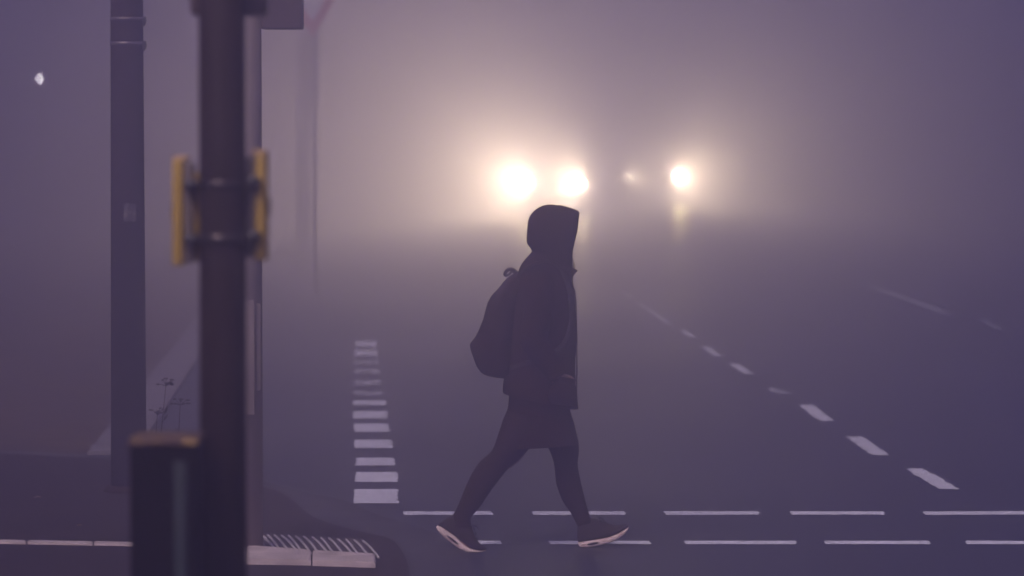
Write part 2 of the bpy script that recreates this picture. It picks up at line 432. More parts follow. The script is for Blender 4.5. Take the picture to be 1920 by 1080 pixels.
# 1. the near signal post with its two yellow units
Y1 = 9.0; K1 = Y1 / 12.0               # the post stands nine metres away; its fittings scale with it
c = P(417.5, 540, Y1)
t1 = empty('traffic_light_post', (c.x, Y1, 0), 'dark signal post with two yellow units clamped to it, nearest to the camera', 'traffic light')
rad = px_w(44.5, Y1)
bm = NB(); cyl(bm, (c.x, Y1, 0.0), (c.x, Y1, 3.55), rad, rad * .97, seg=48)
link('pole', bm, M['dark_pole'], t1)
bm = NB(); cyl(bm, (c.x, Y1, Z), (c.x, Y1, .14), rad * 1.5, rad * 1.25, seg=40); link('base_collar', bm, M['dark_pole'], t1)
zb = P(417, 26, Y1).z
hx = P(420, 26, Y1).x
bm = NB(); box(bm, (hx, Y1 + .17, zb + .36), (px_w(140, Y1), .18, .72), bevel=.015)
sh = link('signal_housing', bm, M['signal'], t1)
for k, mn in enumerate(('lens_green', 'lens_amber', 'lens_red')):
    z = zb + .13 + k * .23
    bm = NB(); ball(bm, (hx, Y1 + .26, z), (.070, .02, .070)); link('signal_lens', bm, M[mn], sh)
    bm = NB(); t = bmesh.new()
    ring0 = [Vector((hx + .08 * math.cos(a), Y1 + .26, z + .08 * math.sin(a))) for a in [R(-20 + 220 * i / 20) for i in range(21)]]
    ring1 = [Vector((p.x, Y1 + .40, p.z + .004)) for p in ring0]
    skin_rings(bm, [ring0, ring1], False, False, closed=False)
    v = link('visor', bm, M['signal'], sh); s = v.modifiers.new('thickness', 'SOLIDIFY'); s.thickness = .004
for q in (.2, .7):
    bm = NB(); box(bm, (c.x, Y1 + .09, zb + q), (.05, .06, .05), bevel=.006); link('mounting_bracket', bm, M['black_iron'], t1)
for (ya, yb) in ((337, 353), (437, 458)):
    za, zc = P(417, yb, Y1).z, P(417, ya, Y1).z
    bm = NB()
    cyl(bm, (c.x, Y1, za), (c.x, Y1, zc), rad + .003, seg=48)
    cb = link('clamp_band', bm, M['band'], t1)
    for s_, xx, yy in ((-1, 358, (ya + yb) / 2 + 2), (1, 475, (ya + yb) / 2 - 5)):
        q = P(xx, yy, Y1)
        bm = NB(); box(bm, (q.x, Y1 + .012, q.z), (px_w(26, Y1), .045, px_w(20, Y1)), bevel=.008)
        cyl(bm, (q.x, Y1 - .03, q.z), (q.x, Y1 + .03, q.z), .008, seg=12)
        link('clamp_lug', bm, M['black_iron'], cb)
def yellow_unit(xa, xb, ya, yb, rz, side):
    Yu = Y1 + .045
    a, b = P(xa, ya, Yu), P(xb, yb, Yu)
    cx, cz, hh = (a.x + b.x) / 2, (a.z + b.z) / 2, abs(a.z - b.z)
    wd = abs(b.x - a.x)
    bm = NB()
    # outer shell: a shallow curved box, its outer face yellow
    box(bm, (cx + side * (wd / 2 - .016 * K1), Yu + .02, cz), (.034 * K1, .10, hh), bevel=.008)
    u = link('push_button_unit', bm, M['yellow'], t1)
    bm = NB(); box(bm, (cx + side * (wd / 2 - .047 * K1), Yu + .02, cz), (.030 * K1, .085, hh - .014), bevel=.004)
    link('back_plate', bm, M['grey_back'], u)
    bm = NB(); box(bm, (cx + side * (wd / 2 - .070 * K1), Yu + .03, cz - .01), (.022 * K1, .07, hh - .04), bevel=.004)
    link('inner_cover', bm, M['yellow'], u)
    bm = NB(); cyl(bm, (cx + side * (wd / 2), Yu + .03, cz), (cx + side * (wd / 2 + .006), Yu + .03, cz), .022, seg=20)
    link('push_button', bm, M['black_iron'], u)
    bm = NB(); box(bm, (cx + side * (wd / 2 - .024 * K1), Yu + .02, cz + hh / 2 + .004), (.048 * K1, .095, .010), bevel=.004)
    link('cap', bm, material('cap_painted_lit', (0.45, 0.28, 0.12), .7, var=.2), u)  # light on the unit's top edge is put into this paler colour
yellow_unit(325, 374, 300, 498, 0, -1)
yellow_unit(459, 500, 288, 488, 0, 1)

# 2. the pale signal post behind it
Y2 = G(475, 1032, Z).y
c2 = P(466, 540, Y2); r2 = px_w(26, Y2)
t2 = empty('traffic_light_post', (c2.x, Y2, 0), 'pale weathered signal post standing by the ribbed slabs, dark head at its side', 'traffic light')
bm = NB(); cyl(bm, (c2.x, Y2, 0), (c2.x, Y2, 3.6), r2, r2 * .98, seg=40); link('pole', bm, M['galv'], t2)
bm = NB(); box(bm, (c2.x + .01, Y2 - r2 - .012, .95), (.05, .03, .55), bevel=.004); box(bm, (c2.x + r2 * .75, Y2 - r2 * .7, 1.0), (.022, .022, .42), bevel=.004)
link('cable_cover', bm, M['galv'], t2)
a, b = P(491, 55, Y2), P(568, 55, Y2)
bm = NB(); box(bm, ((a.x + b.x) / 2, Y2, a.z + .45), (b.x - a.x, .20, .90), bevel=.012)
sh2 = link('signal_housing', bm, M['signal'], t2)
for k, mn in enumerate(('lens_green', 'lens_amber', 'lens_red')):
    z = a.z + .17 + k * .28
    bm = NB(); ball(bm, ((a.x + b.x) / 2, Y2 + .10, z), (.085, .02, .085)); link('signal_lens', bm, M[mn], sh2)
for q in (.12, .75):
    bm = NB(); box(bm, (a.x - .005, Y2, a.z + q), (.05, .05, .05)); link('mounting_bracket', bm, M['black_iron'], t2)

# 3. the brown lamp post on the left
Y3 = G(240, 922, Z).y
c3 = P(240, 540, Y3); r3 = px_w(33, Y3)
t3 = empty('lamp_post', (c3.x, Y3, 0), 'thick brown lamp post with two steel straps, standing at left on the pavement edge', 'lamp post')
bm = NB(); cyl(bm, (c3.x, Y3, 0), (c3.x, Y3, 6.2), r3 * 1.02, r3 * .80, seg=48); link('pole', bm, M['lamp_post'], t3)
bm = NB(); cyl(bm, (c3.x, Y3, Z), (c3.x, Y3, .05), r3 * 1.5, r3 * 1.2, seg=40); link('base_collar', bm, M['lamp_post'], t3)
bm = NB(); tube(bm, [(c3.x, Y3, 6.15), (c3.x, Y3 - .05, 6.45), (c3.x + .5, Y3 - .1, 6.6), (c3.x + 1.2, Y3 - .1, 6.65)], [.06, .05, .045, .04]); link('arm', bm, M['lamp_post'], t3)
bm = NB(); ball(bm, (c3.x + 1.5, Y3 - .1, 6.63), (.40, .14, .07)); link('lamp_head', bm, M['steel'], t3)
for yy in (36, 82):
    z = P(240, yy, Y3).z; rr = r3 * (1.02 - .22 * z / 6.2)
    bm = NB(); cyl(bm, (c3.x, Y3, z - .011), (c3.x, Y3, z + .011), rr + .003, seg=48)
    sb = link('steel_strap', bm, M['strap'], t3)
    bm = NB(); box(bm, (c3.x + rr + .006, Y3, z - .008), (.020, .05, .045), bevel=.004); cyl(bm, (c3.x + rr + .004, Y3 - .02, z - .04), (c3.x + rr + .018, Y3 - .02, z - .005), .006, seg=8)
    link('buckle', bm, M['black_iron'], sb)
z = P(245, 398, Y3).z; rr = r3 * (1.02 - .22 * z / 6.2) + .0015
bm = NB(); rings = []
for q in range(5):
    rings.append([Vector((c3.x + rr * math.sin(R(-8 + 44 * i / 10)), Y3 - rr * math.cos(R(-8 + 44 * i / 10)), z - .05 + q * .025)) for i in range(11)])
skin_rings(bm, rings, False, False, closed=False)
link('sticker', bm, M['sticker'], t3)

# 4. slim black cabinet in front
Y4 = 8.7
a, b = P(243, 832, Y4), P(369, 832, Y4)
t4 = empty('utility_cabinet', ((a.x + b.x) / 2, Y4, 0), 'slim black cabinet with worn brown and yellow lid and teal strip, beside the nearest post', 'cabinet')
cx = (a.x + b.x) / 2; wd = b.x - a.x
bm = NB(); box(bm, (cx, Y4 + .11, a.z / 2 + Z), (wd, .22, a.z - .02), bevel=.008); link('cabinet_body', bm, M['cabinet'], t4)
bm = NB(); box(bm, (cx, Y4 + .11, a.z + .003), (wd + px_w(5, Y4), .235, .013), bevel=.003); link('lid', bm, M['lid'], t4)
s1, s2 = P(326, 866, Y4), P(350, 866, Y4)
bm = NB(); box(bm, ((s1.x + s2.x) / 2, Y4 - .004, s1.z / 2 + .02), (s2.x - s1.x, .012, s1.z - .04), bevel=.002); link('teal_strip', bm, M['teal'], t4)

# 5. distant signal post with give-way sign
Y5 = 60.0
c5 = P(568, 300, Y5)
t5 = empty('traffic_light_post', (c5.x, Y5, 0), 'faint signal post far off in the fog with a small grey head', 'traffic light')
bm = NB(); cyl(bm, (c5.x, Y5, 0), (c5.x, Y5, 3.4), .11, seg=28); link('pole', bm, M['steel'], t5)
a, b = P(562, 62, Y5), P(598, 199, Y5)
bm = NB(); box(bm, ((a.x + b.x) / 2 + .01, Y5 - .12, (a.z + b.z) / 2), (b.x - a.x, .18, a.z - b.z), bevel=.015); sh5 = link('signal_housing', bm, M['signal'], t5)
for k, mn in enumerate(('lens_green', 'lens_amber', 'lens_red')):
    z = b.z + .16 + k * .30
    bm = NB(); ball(bm, ((a.x + b.x) / 2 + .01, Y5 - .21, z), (.088, .012, .088)); link('signal_lens', bm, M[mn], sh5)
    bm = NB()
    hx5 = (a.x + b.x) / 2 + .01
    r0 = [Vector((hx5 + .10 * math.cos(q), Y5 - .208, z + .10 * math.sin(q))) for q in [R(-10 + 200 * i / 16) for i in range(17)]]
    skin_rings(bm, [r0, [Vector((p.x, Y5 - .31, p.z)) for p in r0]], False, False, closed=False)
    v = link('visor', bm, M['signal'], sh5); s = v.modifiers.new('thickness', 'SOLIDIFY'); s.thickness = .003
Y6 = 47.0
tip = P(586, 66, Y6)
t6 = empty('give_way_sign', (tip.x + .02, Y6 + .03, 0), 'upside-down triangle road sign with red border, faint in the fog at the top edge', 'road sign')
bm = NB(); cyl(bm, (tip.x + .02, Y6 + .035, 0), (tip.x + .02, Y6 + .035, tip.z + .6), .024, seg=20); link('post', bm, M['steel'], t6)
def tri(side, y, zt, th, rnd):
    bm = NB(); h = side * math.sqrt(3) / 2; pts = []
    cs = [Vector((tip.x, zt)), Vector((tip.x + side / 2, zt + h)), Vector((tip.x - side / 2, zt + h))]
    cen = (cs[0] + cs[1] + cs[2]) / 3
    for i, q in enumerate(cs):
        d = (q - cen).normalized(); o = q - d * rnd * 2; a0 = math.atan2(d.y, d.x)
        for k in range(7):
            an = a0 + R(-60 + 20 * k); pts.append(Vector((o.x + rnd * math.cos(an), o.y + rnd * math.sin(an))))
    f0 = [bm.verts.new((p.x, y, p.y)) for p in pts]; f1 = [bm.verts.new((p.x, y + th, p.y)) for p in pts]
    bm.faces.new(f0); bm.faces.new(list(reversed(f1)))
    for k in range(len(pts)): bm.faces.new((f0[k], f0[(k + 1) % len(pts)], f1[(k + 1) % len(pts)], f1[k]))
    return bm
link('sign_border', tri(.95, Y6, tip.z - .04, .003, .04), M['sign_red'], t6, smooth=False)
link('sign_panel', tri(.60, Y6 - .003, tip.z + .160, .002, .02), M['sign_white'], t6, smooth=False)

# 6. dim street lamp far to the left
Y7 = 80.0
q = P(75, 148, Y7)
t7 = empty('street_lamp', (q.x, Y7, 0), 'distant lit street lamp, one small white dot in the dark fog at upper left', 'street lamp')
bm = NB(); cyl(bm, (q.x, Y7 + .12, 0), (q.x, Y7 + .12, q.z + .1), .05, .04, seg=20); link('pole', bm, M['dark_pole'], t7)
bm = NB(); ball(bm, (q.x, Y7, q.z), (.075, .075, .09)); link('lamp_glass', bm, M['lamp_lit'], t7)
bm = NB(); cyl(bm, (q.x, Y7 + .02, q.z + .11), (q.x, Y7 + .02, q.z + .17), .17, .06, seg=24); link('lamp_cap', bm, M['steel'], t7)

# 7. dry weeds behind the cabinet and a few leaves on the pavement
def weed(px, ph, head, label, seed, leafy=0):
    random.seed(seed)
    Yw = G(px, 985, Z).y
    base = P(px, 985, Yw); base.z = Z
    tp_ = P(px + head, ph, Yw)
    bm = NB()
    mid = (base + tp_) / 2 + Vector((random.uniform(-.02, .02), random.uniform(-.02, .02), 0))
    tube(bm, [base, mid, tp_], [.004, .003, .002], n=6, sub=6)
    r = empty('dry_weed', base, label, 'weed', 'dry weeds behind the cabinet')
    link('stem', bm, M['stalk'], r)
    bm = NB()
    for k in range(9):                                   # umbel or seed head: short rays with flat seeds
        a = random.uniform(-1, 1) * 1.2; l = random.uniform(.015, .05)
        d = Vector((math.sin(a), random.uniform(-.6, .6), math.cos(a) * .6)).normalized()
        e = tp_ + d * l
        tube(bm, [tp_, (tp_ + e) / 2 + Vector((0, 0, .004)), e], [.0018, .0015, .0015], n=5, sub=2)
        ball(bm, e, (.011 * random.uniform(.6, 1.3), .010, .005), seg=8)
    link('seed_head', bm, M['stalk'], r)
    for k in range(leafy):
        bm = NB()
        f = random.uniform(.25, .8); o = base.lerp(tp_, f)
        d = Vector((random.uniform(-1, 1), random.uniform(-1, 1), random.uniform(.1, .9))).normalized() * random.uniform(.03, .075)
        s = d.cross(Vector((0, 0, 1))).normalized() * .008
        vs = [bm.verts.new(p) for p in (o, o + d * .5 + s, o + d, o + d * .5 - s)]; bm.faces.new(vs)
        link('leaf', bm, M['stalk'], r, smooth=False)
weed(294, 724, 17, 'dry weed tall enough that its seed head clears the other two', 3, 6)
weed(291, 778, 4, 'short bushy dry weed, leftmost of the weeds beside the lamp post', 4, 16)
weed(320, 760, 18, 'dry weed with a wide flat seed head next to the nearest post', 5, 5)
def leaf(px, py, s, label, seed):
    random.seed(seed); o = G(px, py, Z + .01); bm = NB(); n = 10; vs = []
    for k in range(n):
        a = 2 * PI * k / n; r = s * (.6 + .4 * random.random())
        vs.append(bm.verts.new((o.x + r * math.cos(a), o.y + r * math.sin(a) * .9, o.z + .012 * random.random() + .004)))
    bm.faces.new(vs); bmesh.ops.triangulate(bm, faces=bm.faces[:])
    ob = link('fallen_leaf', bm, M['leaf'], None, smooth=False); tag(ob, label, 'leaf', 'fallen leaves on the pavement')
    s_ = ob.modifiers.new('thickness', 'SOLIDIFY'); s_.thickness = .001
leaf(70, 935, .028, 'small pale fallen leaf on the dark pavement at far left', 1)
leaf(149, 988, .018, 'tiny fallen leaf on the pavement above the row of kerbstones', 2)

# ------------------------------------------------------------------ cars
def car(cxp, Yc, label, paint, side_dim=0, headz=.68, half=.60, lensr=.07, power=1.0, aim=None):
    o = P(cxp, 400, Yc); X = o.x
    r = empty('car', (X, Yc, 0), label, 'car', 'cars coming out of the fog')
    # body stations along +Y (front at Yc): (y, half width, z low, z shoulder, z top, top half width)
    st = [(0.00, .62, .34, .58, .66, .50), (.06, .78, .24, .66, .76, .62), (.35, .86, .20, .74, .84, .70), (1.05, .88, .20, .86, .96, .72), (1.30, .88, .20, .88, 1.02, .70),
          (1.95, .88, .20, .90, 1.42, .60), (2.4, .88, .20, .91, 1.47, .60), (3.2, .88, .20, .92, 1.44, .60), (3.9, .87, .22, .92, 1.10, .64), (4.2, .82, .26, .88, .98, .62), (4.3, .74, .34, .80, .88, .56)]
    def ring(s):
        y, w_, z0, zs, zt, wt = s
        half_ = [(w_ * .80, z0), (w_ * .97, z0 + .08), (w_, (z0 + zs) / 2), (w_ * .98, zs), (wt + (w_ - wt) * .35, zs + (zt - zs) * .45), (wt, zt - .04), (wt * .75, zt), (0, zt + .02)]
        L_ = [Vector((X - a_, Yc + y, b_)) for a_, b_ in half_]; Rr = [Vector((X + a_, Yc + y, b_)) for a_, b_ in reversed(half_[:-1])]
        return L_ + Rr
    bm = NB(); skin_rings(bm, [ring(s) for s in st]); body = link('body', bm, paint, r); 
    e = body.modifiers.new('edge', 'EDGE_SPLIT'); e.split_angle = R(40)
    bm = NB()
    sheet(bm, [Vector((X - .66, Yc + 1.34, 1.045)), Vector((X + .66, Yc + 1.34, 1.045)), Vector((X + .56, Yc + 1.88, 1.41)), Vector((X - .56, Yc + 1.88, 1.41))])
    link('windscreen', bm, M['glass'], r, smooth=False)
    for s in (-1, 1):
        bm = NB(); sheet(bm, [Vector((X + s * .80, Yc + 1.75, 1.0)), Vector((X + s * .80, Yc + 3.5, 1.0)), Vector((X + s * .655, Yc + 3.2, 1.36)), Vector((X + s * .655, Yc + 2.05, 1.36))])
        link('side_window', bm, M['glass'], r, smooth=False)
        bm = NB(); ball(bm, (X + s * 1.0, Yc + 1.55, 1.03), (.11, .07, .08)); link('wing_mirror', bm, M['trim'], r)
        for yw in (.75, 3.45):
            bm = NB(); cyl(bm, (X + s * .68, Yc + yw, .32), (X + s * .90, Yc + yw, .32), .32, seg=28); wh = link('wheel', bm, M['tyre'], r)
            bm = NB(); cyl(bm, (X + s * .88, Yc + yw, .32), (X + s * .91, Yc + yw, .32), .21, .19, seg=10); link('rim', bm, M['steel'], wh)
        dim = (s == side_dim)
        hp = Vector((X + s * half, Yc - .03, headz))
        bm = NB(); cyl(bm, (hp.x, Yc + .04, hp.z), (hp.x, Yc - .045, hp.z), lensr + .03, lensr + .012, seg=28); hl = link('headlight', bm, M['trim'], r)
        bm = NB(); ball(bm, (hp.x, Yc - .045, hp.z), (lensr, .012, lensr)); link('headlight_glass', bm, M['beam_dim'] if dim else M['beam'], hl)
        ld = bpy.data.lights.new('headlight_beam', 'SPOT'); ld.energy = HEAD_W * power * (.15 if dim else 1) * (1.05 if s < 0 else .95); ld.color = (1.0, .80, .38)
        ld.spot_size = R(SPOT); ld.spot_blend = 1.0; ld.shadow_soft_size = .065
        lo = bpy.data.objects.new('headlight_beam', ld); COL.objects.link(lo); lo.parent = hl
        lo.location = Vector((hp.x, Yc - .12, hp.z)) - r.location
        lo.rotation_euler = (hp - (aim or Vector((AIM.x * (1.04 if s < 0 else .98), AIM.y, AIM.z)))).to_track_quat('Z', 'Y').to_euler()
    bm = NB(); box(bm, (X, Yc - .012, .52), (.85, .05, .11), bevel=.01); link('grille', bm, M['trim'], r)
    bm = NB(); box(bm, (X, Yc - .045, .40), (.52, .012, .11)); link('number_plate', bm, M['plate'], r)
    return r
car(1042, 88.5, 'nearest oncoming car, its two bright headlights just above the hooded head', M['car_paint'], power=.86)
car(1004.5, 104.0, 'oncoming car half hidden behind the nearest one, only one headlight showing at left', M['car_paint_red'], power=.1)
car(1225, 98.0, 'oncoming car in the right lane with one dim and one bright headlight', M['car_paint'], side_dim=-1, power=1.0, aim=Vector((16, 0, 2.5)))

# ------------------------------------------------------------------ the walking person
YP = G(990, 1029, 0).y
def S(px, py, dy=0.0):                       # a point of the figure's side view, dy metres nearer (-) or farther (+)
    return P(px, py, YP + dy)
def sec(l, r, b, dy=0.0):
    return (P(l[0], l[1], YP), P(r[0], r[1], YP), b, dy)
origin = Vector((S(1015, 1029).x, YP, 0))
# --- the body: one continuous surface grown from joined volumes
bm = NB()
def limb(pts, rad, n=18, flat=1.0): tube(bm, pts, rad, n=n, sub=4, flat=flat)
limb([S(1008, 770, .02), S(1006, 735), S(1010, 680), S(1015, 610), S(1018, 560), S(1022, 520), S(1032, 495)], [.13, .135, .11, .115, .125, .10, .052])
limb([S(1012, 545, -.16), S(1014, 535, 0), S(1012, 545, .16)], [.055, .085, .055])
limb([S(1030, 505), S(1034, 480), S(1038, 455)], [.055, .050, .055])
HC = S(1033, 432)
ball(bm, HC + Vector((-.012, 0, .022)), (.092, .074, .088), seg=32)            # skull
ball(bm, HC + Vector((.032, 0, -.038)), (.058, .058, .068), seg=28)            # face
ball(bm, HC + Vector((.060, 0, -.088)), (.024, .026, .020), seg=18)            # chin
ball(bm, HC + Vector((.048, 0, -.062)), (.036, .046, .040), seg=18)            # jaw
tube(bm, [HC + Vector((.082, 0, .006)), HC + Vector((.094, 0, -.018)), HC + Vector((.104, 0, -.034))], [.007, .010, .012], n=12)
ball(bm, HC + Vector((.090, -.011, -.040)), (.011, .008, .007)); ball(bm, HC + Vector((.090, .011, -.040)), (.011, .008, .007))
ball(bm, HC + Vector((.074, 0, .016)), (.016, .046, .010))                       # brow
ball(bm, HC + Vector((.082, 0, -.059)), (.010, .022, .0055)); ball(bm, HC + Vector((.080, 0, -.069)), (.010, .019, .0065))   # lips
for s_ in (-1, 1):
    ball(bm, HC + Vector((.058, s_ * .036, -.030)), (.022, .018, .018))       # cheeks
    ball(bm, HC + Vector((-.012, s_ * .076, -.012)), (.018, .008, .030), Matrix.Rotation(R(12), 4, 'Y'))   # ears
# legs (rear one nearer to the camera)
limb([S(1000, 770, -.08), S(963, 845, -.085), S(928, 880, -.09), S(897, 925, -.09), S(872, 965, -.09), S(866, 985, -.09)], [.078, .056, .040, .040, .026, .024])
limb([S(866, 985, -.09), S(868, 1000, -.09), S(880, 1018, -.09), S(900, 1024, -.09)], [.024, .026, .026, .014])
limb([S(1025, 770, .08), S(1050, 830, .08), S(1062, 873, .078), S(1068, 910, .075), S(1090, 960, .07), S(1098, 985, .07)], [.078, .056, .042, .042, .026, .024])
limb([S(1095, 985, .07), S(1100, 1000, .07), S(1128, 1000, .07), S(1162, 995, .07)], [.024, .026, .024, .014])
# arms with forearms bent, both hands in the front pockets; palm, four unequal bent fingers, thumb from the palm's side
def arm(side):
    sh, el, wr = S(1012, 548, side * .19), S(1003, 640, side * .225), S(1041, 700, side * .190)
    limb([sh, sh.lerp(el, .5), el, el.lerp(wr, .5), wr], [.052, .045, .038, .036, .026])
    d = ((wr - el).normalized() + Vector((0, -side * .25, -.25))).normalized(); inn = Vector((0, -side, 0)); up = d.cross(inn).normalized()
    pc = wr + d * .045
    limb([wr, wr + d * .03, wr + d * .085], [.024, .034, .036], flat=.55)
    for k, (ln, off) in enumerate(((.070, .026), (.078, .009), (.073, -.008), (.058, -.024))):
        o = wr + d * .075 + up * off
        a = o + d * ln * .45 + inn * .006; b = a + (d * .75 + inn * .65).normalized() * ln * .32; c = b + (d * .4 + inn * .9).normalized() * ln * .28
        tube(bm, [o, a, b, c], [.0092, .0086, .0078, .0062], n=10, sub=3)
    o = wr + d * .030 + up * .026
    tube(bm, [o, o + (d * .6 + up * .8) * .032, o + (d * .9 + up * .75) * .05, o + (d * 1.3 + up * .6) * .06], [.012, .011, .0095, .007], n=10, sub=3)
arm(-1); arm(1)
person = link('person', bm, M['skin'])
tag(person, 'person in dark hooded jacket striding right across the dashed crossing, hands in pockets', 'person')
rm = person.modifiers.new('one_surface', 'REMESH'); rm.mode = 'VOXEL'; rm.voxel_size = 0.0045; rm.use_smooth_shade = True
sm = person.modifiers.new('smooth', 'SMOOTH'); sm.iterations = 3; sm.factor = .5
bpy.context.view_layer.update()
dg = bpy.context.evaluated_depsgraph_get()
me2 = bpy.data.meshes.new_from_object(person.evaluated_get(dg)); person.modifiers.clear(); person.data = me2
for p in me2.polygons: p.use_smooth = True
def part(name, bm, mat, parent=person, **k): return link(name, bm, mat, parent, **k)
for s_ in (-1, 1):
    bm = NB(); ball(bm, HC + Vector((.071, s_ * .030, -.002)), (.0125, .0125, .0105)); e = part('eye', bm, M['eye'])
    bm = NB(); ball(bm, HC + Vector((.0815, s_ * .030, -.002)), (.003, .0055, .0055)); part('iris', bm, M['iris'], e)
    bm = NB(); tube(bm, [HC + Vector((.083, s_ * .016, .015)), HC + Vector((.083, s_ * .032, .020)), HC + Vector((.072, s_ * .046, .014))], [.003, .0035, .0015], n=8); part('eyebrow', bm, M['hair'])
# --- hair: a cap of hair under the hood and long strands framing the face
bm = NB()
ball(bm, HC + Vector((-.018, 0, .026)), (.097, .082, .092), seg=28)
for f in [f for f in bm.faces if f.calc_center_median().x > HC.x + .052 and f.calc_center_median().z < HC.z + .085]: bm.faces.remove(f)
random.seed(11)
for k in range(46):
    s_ = -1 if k % 2 else 1
    x0 = random.uniform(.02, .058); y0 = .070 + random.uniform(-.006, .008)
    a = HC + Vector((x0, s_ * y0 * .8, .055)); b = HC + Vector((x0 + .012, s_ * y0, -.02)); c = HC + Vector((x0 + .01, s_ * (y0 - .008), -.085))
    d = HC + Vector((.055 + random.uniform(-.03, .02), s_ * random.uniform(.02, .06), -.15 - random.uniform(0, .05)))
    tube(bm, [a, b, c, d], [.004, .005, .004, .001], n=5, sub=3)
part('hair', bm, M['hair'])
bm = NB()
for k in range(5):
    o = S(1073, 484 + k * 2, -.03 + k * .012)
    tube(bm, [o, o + Vector((.006 + .002 * k, 0, -.015)), o + Vector((.004, 0, -.045 - .006 * k)), o + Vector((-.004, 0, -.07))], [.0009, .0009, .0007, .0004], n=4, sub=4)
part('loose_hair', bm, M['hair'])

# --- leggings
def cloth(name, secs, mat, n=40, sub=6, ex=2.2, wob=.004, seed=0., cap0=False, cap1=False, parent=None, thick=.004, wf=9.0):
    bm = NB(); loft(bm, secs, n=n, sub=sub, ex=ex, cap0=cap0, cap1=cap1, wob=wob, seed=seed, wf=wf)
    o = part(name, bm, M[mat], parent or person)
    if thick:
        m = o.modifiers.new('thickness', 'SOLIDIFY'); m.thickness = thick; m.offset = -1
    return o
lr, lf = -.085, .078
cloth('legging', [sec((953, 768), (1030, 778), .10, lr), sec((940, 797), (1012, 815), .098, lr), sec((925, 838), (985, 846), .088, lr), sec((913, 852), (971, 862), .078, lr),
                  sec((900, 862.5), (953, 876), .066, lr - .003), sec((887, 881), (939, 893), .062, lr - .003), sec((875, 906), (922.5, 914), .060, lr - .003), sec((861, 941), (901, 946), .050, lr),
                  sec((848, 966), (884, 968), .042, lr), sec((845, 984), (886, 986), .040, lr)], 'leggings', n=32, wob=.0022, seed=3)
cloth('legging', [sec((985, 768), (1067, 766), .10, lf), sec((1003, 800), (1076, 798), .096, lf), sec((1016, 824), (1084, 828), .088, lf), sec((1029, 843), (1086, 850), .078, lf),
                  sec((1038, 868), (1084, 872), .064, lf), sec((1041, 890), (1087, 893), .060, lf), sec((1044, 913), (1092, 915), .059, lf - .003), sec((1055, 941), (1098, 940), .050, lf - .005),
                  sec((1071, 965), (1104, 962), .042, lf - .008), sec((1083, 988), (1111, 981), .040, lf - .008)], 'leggings', n=32, wob=.0022, seed=7)
# --- skirt over both thighs
cloth('skirt', [sec((955, 735), (1066, 738), .160), sec((952, 765), (1068, 766), .172), sec((940, 796), (1077.5, 797), .182), sec((933, 818), (1082, 815), .185), sec((926.5, 839), (1086, 831), .187)],
      'skirt', n=64, ex=2.5, wob=.006, seed=5, thick=.003)
# --- jacket
cloth('jacket', [sec((942.5, 735), (1084.5, 766), .205), sec((943, 729), (1083, 756), .203), sec((946, 700), (1081.5, 722), .190), sec((948, 660), (1081, 690), .180), sec((950, 620), (1080.5, 640), .178),
                 sec((954, 585), (1080.3, 595), .182), sec((960, 552), (1079.5, 562), .192), sec((966, 530), (1077.5, 543), .192), sec((972, 512), (1071, 529), .170), sec((979, 497), (1073, 518), .128),
                 sec((987, 485), (1074, 508), .088), sec((993, 477), (1074, 499), .078), sec((996, 471), (1073, 488), .076)],
      'jacket', n=96, ex=2.5, wob=.012, seed=1, thick=.005, wf=7.0)
bm = NB()
tube(bm, [S(1080, 762), S(1081.5, 700), S(1081, 620), S(1079, 560), S(1073, 530), S(1074, 512)], [.0035] * 6, n=6, sub=4)
part('jacket_zip', bm, M['zip'])
bm = NB()                                       # the point of the open collar sticking out under the chin
c0 = [S(1070, 500, -.04), S(1070, 522, -.035), S(1084, 507.5, -.015)]; c1 = [p + Vector((0, .03, 0)) for p in c0]
vs = [bm.verts.new(p) for p in c0]; v2 = [bm.verts.new(p) for p in c1]
bm.faces.new(vs); bm.faces.new(list(reversed(v2)))
for k in range(3): bm.faces.new((vs[k], vs[(k + 1) % 3], v2[(k + 1) % 3], v2[k]))
bmesh.ops.bevel(bm, geom=list(bm.edges), offset=.003, segments=2, affect='EDGES')
part('collar', bm, M['jacket'])
for s_ in (-1, 1):
    bm = NB()
    sh, el, wr = S(1012, 550, s_ * .178), S(1001, 640, s_ * .225), S(1043, 703, s_ * .205)
    tube(bm, [S(1018, 528, s_ * .12), S(1014, 541, s_ * .165), sh.lerp(el, .35), sh.lerp(el, .75), el, el.lerp(wr, .5), wr + Vector((.01, 0, -.008))], [.060, .073, .070, .064, .062, .057, .046], n=32, sub=10, wob=.22, seed=s_ * 4)
    sl = part('sleeve', bm, M['jacket'])
    d = (wr - el).normalized()
    bm = NB(); cyl(bm, wr - d * .012, wr + d * .012, .049, .047, seg=28, caps=False); cf = part('cuff', bm, M['hood'], sl)
    m = cf.modifiers.new('thickness', 'SOLIDIFY'); m.thickness = .006
    # pocket with a welted mouth the hand goes into
    bm = NB()
    loft(bm, [(S(1030, 752, 0), S(1080, 757, 0), .03, s_ * .178), (S(1027, 735, 0), S(1079, 738, 0), .055, s_ * .180), (S(1034, 717, 0), S(1078, 722, 0), .060, s_ * .180), (S(1042, 700, 0), S(1077, 706, 0), .056, s_ * .178)], n=24, sub=4, ex=2.6, wob=.003)
    pk = part('pocket', bm, M['jacket'])
    bm = NB(); tube(bm, [S(1040, 702, s_ * .228), S(1050, 713, s_ * .238), S(1060, 720, s_ * .238), S(1076, 721, s_ * .215)], [.0035] * 4, n=8); part('pocket_welt', bm, M['zip'], pk)
